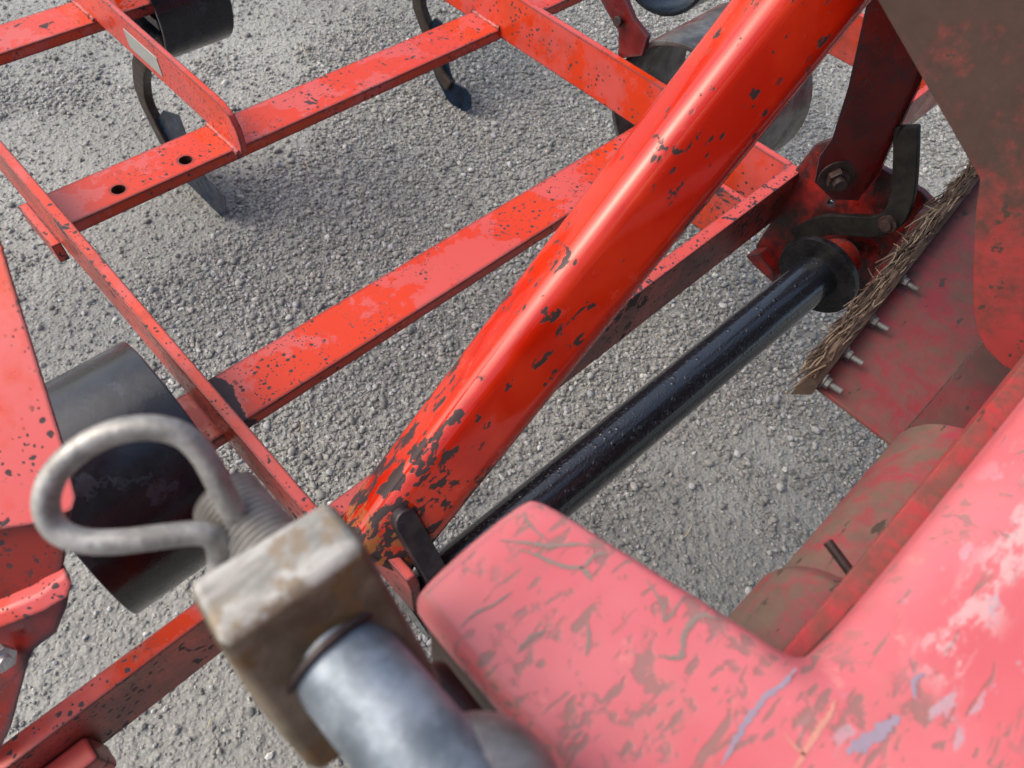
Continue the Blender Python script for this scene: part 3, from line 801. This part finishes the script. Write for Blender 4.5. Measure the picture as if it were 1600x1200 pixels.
# axle tube
b = bmesh.new(); tube(b, [(.20 + .43 * i / 10, -.099, HC - .665) for i in range(11)], .071, 48); ax_o = link('axle_tube', b, M_AXLE, trac, .004)
b = bmesh.new(); tube(b, [(.20, -.099, HC - .665), (.383, -.099, HC - .665), (.397, -.099, HC - .665)], [.079, .079, .0715], 48); link('axle_collar', b, M_AXLE, ax_o, .003)
b = bmesh.new(); r0, r1 = at_z(1352, 925, .585), at_z(1293, 846, .60); tube(b, [r0, r1], .0042, 18); link('steel_rod', b, M_BOLT, trac, .0008)
# floor panel with bent near leaf
PZ = HC - .665
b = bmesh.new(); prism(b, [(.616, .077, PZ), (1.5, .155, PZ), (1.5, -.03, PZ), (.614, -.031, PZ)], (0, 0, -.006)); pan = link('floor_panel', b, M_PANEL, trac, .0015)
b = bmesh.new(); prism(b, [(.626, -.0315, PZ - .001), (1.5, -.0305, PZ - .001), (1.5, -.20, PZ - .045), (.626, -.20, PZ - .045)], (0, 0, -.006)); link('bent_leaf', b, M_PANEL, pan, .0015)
# frayed board along the far edge
b = bmesh.new()
nx = 40; top = []
for i in range(nx + 1):
    t = i / nx; x = .600 + .54 * t
    yb = .071 + .048 * t
    top.append((x, yb))
rows = []
for i, (x, yb) in enumerate(top):
    fr = random.uniform(-.004, .005); e = .75 + .25 * min(1, i / 3)
    rows.append([b.verts.new(p) for p in ((x, yb - .004, PZ + .001), (x, yb - .004, PZ + .024 * e), (x, yb + .004, PZ + (.030 + fr*.5) * e), (x, yb + .012 + fr, PZ + (.024 + fr) * e), (x, yb + .014 + fr, PZ - .02))])
for i in range(nx):
    for k in range(4): b.faces.new((rows[i][k], rows[i+1][k], rows[i+1][k+1], rows[i][k+1]))
    b.faces.new((rows[i][4], rows[i+1][4], rows[i+1][0], rows[i][0]))
b.faces.new(rows[0]); b.faces.new(rows[-1][::-1])
board = link('frayed_board', b, M_WOOD, trac, 0, 2, 30)
for mat, cnt, nm in ((M_SPLINT, 210, 'pale'), (M_SPLINTD, 620, 'dark')):
    b = bmesh.new()
    for i in range(cnt):
        t = random.random(); x = .598 + .54 * t; yb = .071 + .048 * t
        L = random.uniform(.012, .05); a_ = random.gauss(.09, .09); up = random.gauss(0, .08)
        if random.random() < .04: a_ = random.uniform(.3, 1.7); L *= .6; up = random.uniform(0, .5)
        p = Vector((x, yb + random.uniform(.000, .020), PZ + random.uniform(.019, .031)))
        d = Vector((math.cos(a_) * random.choice((-1, 1, 1)), math.sin(a_), up)) * L
        m_ = p + d * .5 + Vector((0, random.uniform(-.002, .002), random.uniform(-.001, .003)))
        tube(b, [p, m_, p + d], [.0010, .0009, .0004], 5)
    s = link('wood_splinters', b, mat, board); s['kind'] = 'stuff'
bdir = Vector((.10, -1, .02)).normalized()
for px, py in ((1404, 436), (1360, 500), (1321, 553), (1287, 595)):
    t0 = at_h(px, py, PZ + .012)
    t = min(1, max(0, (t0.x - .600) / .54)); c = Vector((t0.x, .071 + .048 * t - .0045, PZ + .012))
    b = bmesh.new(); tube(b, [c, c + bdir * .0022], .0090, 20); hexprism(b, c + bdir * .0022, bdir, .0068, .006); tube(b, [c + bdir * .008, c + bdir * .023], .0034, 14)
    link('bolt', b, M_DULL, board, .0006)
# muddy side plate
b = bmesh.new()
o_ = [(1180,-360),(1370,0),(1450,140),(1530,280),(1524,330),(1520,420),(1520,480),(1527,520),(1540,545),(1565,570),(1600,590),(1720,640),(1760,200),(1600,-520)]
prism(b, [at_x(px, py, .73) for px, py in o_], (.010, 0, 0)); link('side_plate', b, M_FLAP, trac, .002)

# unseen guard above the side plate, added to shade the parts below
b = bmesh.new()
gp = [(.10, 1.215), (.06, 1.33), (-.04, 1.44), (-.22, 1.53), (-.5, 1.58), (-1.0, 1.58)]
prism(b, [(.7415, y, z) for y, z in gp] + [(.7415, y - .008, z - .012) for y, z in gp[::-1]], (.62, 0, 0)); link('unseen_mudguard', b, M_FLAP, trac, .002)

# unseen cab and second guard, added behind the eye point to block sky
M_CAB = m_plain('cab_paint', (.16, .012, .014), .45)
M_GLASSD = m_plain('cab_dark_glass', (.012, .014, .015), .12)
b = bmesh.new(); box(b, -.62, 1.50, -1.9, -.52, .85, 1.62); cab = link('unseen_cab_body', b, M_CAB, trac, .03, 3)
b = bmesh.new(); box(b, -.50, 1.38, -.535, -.515, 1.70, 2.45); link('unseen_cab_window', b, M_GLASSD, cab, .004)
for x0, x1 in ((-.62, -.50), (1.38, 1.50)):
    b = bmesh.new(); box(b, x0, x1, -.60, -.505, 1.6195, 2.5); link('unseen_cab_pillar', b, M_CAB, cab, .01)
b = bmesh.new(); box(b, -.68, 1.56, -2.0, -.44, 2.5, 2.66); link('unseen_cab_roof', b, M_CAB, cab, .03, 3)
b = bmesh.new(); prism(b, [(-1.05, y - .32, z) for y, z in gp] + [(-1.05, y - .328, z - .012) for y, z in gp[::-1]], (.42, 0, 0)); link('unseen_mudguard', b, M_FLAP, trac, .002)

# ------------------------------------------------------------------ clevis, shaft and clip in the foreground
clev = empty('hitch_clevis', (.025, .13, HC - .37), 'rusty steel clevis block with a bright scraped top and zinc shaft through it', 'clevis')
T = [at_h(*p, HC - .300) for p in ((287, 908), (511, 775), (573, 850), (340, 1013))]
bot = [at_h(*p, HC - .385) for p in ((400, 1105), (610, 930), (700, 1082), (495, 1215))]
b = bmesh.new()
va = [b.verts.new(p) for p in T]; vb = [b.verts.new(p) for p in bot]
b.faces.new(va); b.faces.new(vb[::-1])
for i in range(4): b.faces.new((va[i], vb[i], vb[(i+1) % 4], va[(i+1) % 4]))
blk = link('clevis_block', b, M_BLOCK, clev, .005, 4)
blk.data.materials.append(M_BLOCKT)
for p in blk.data.polygons:
    if p.normal.z > .75: p.material_index = 1
SA, SB = at_z(528, 1022, .333), at_z(660, 1185, .312)
SD = (SB - SA).normalized()
b = bmesh.new(); tube(b, [SA - SD * .01, SB + SD * .05], .0242, 48); link('zinc_shaft', b, M_SHAFT, clev, .001)
b = bmesh.new(); tube(b, [SA - SD * .001, SA + SD * .0025], .0285, 48); link('shaft_boss', b, M_BOLT, clev, .001, 2)
cc = at_z(765, 1245, .315)
b = bmesh.new(); bmesh.ops.create_uvsphere(b, u_segments=40, v_segments=24, radius=.0315)
for v in b.verts: v.co = Vector((v.co.x * 1.0, v.co.y * 1.15, v.co.z * .9)) + cc
link('ball_collar', b, M_COLLAR, clev)
# threaded end behind the block
E0, E1 = at_z(352, 778, .385), at_z(440, 880, .365)
ED = (E1 - E0).normalized(); b = bmesh.new(); nn = 150; path = [E0.lerp(E1, i / nn) for i in range(nn + 1)]
tube(b, path, [(.0172 + .0013 * math.sin(i * 2 * math.pi / 10)) * (1 if i > 2 else .86 + .05 * i) for i in range(nn + 1)], 36)
link('threaded_end', b, M_THREAD, clev, 0, 2, 80)
b = bmesh.new(); k0, k1 = at_z(662, 1050, .41), at_z(770, 1190, .385); tube(b, [k0, k0.lerp(k1, .08), k1], [.009, .0125, .0125], 28); link('inner_pin', b, M_BOLT, clev, .002)

clip = [at_z(388, 850, .372), at_z(372, 815, .364), at_z(345, 762, .352), at_z(318, 712, .345), at_z(285, 680, .340), at_z(235, 668, .337), at_z(180, 675, .335), at_z(128, 700, .334), at_z(90, 735, .334), at_z(73, 772, .335), at_z(75, 805, .337), at_z(95, 832, .339), at_z(135, 846, .341), at_z(190, 846, .344), at_z(250, 839, .348), at_z(305, 833, .353), at_z(333, 840, .357), at_z(343, 865, .362), at_z(345, 905, .368)]
b = bmesh.new(); tube(b, spline(clip, 6), .0060, 20)
ck = link('spring_clip', b, M_CLIP, None, 0)
tag(ck, 'blurred grey wire loop pushed through the threaded end behind the clevis', 'clip')
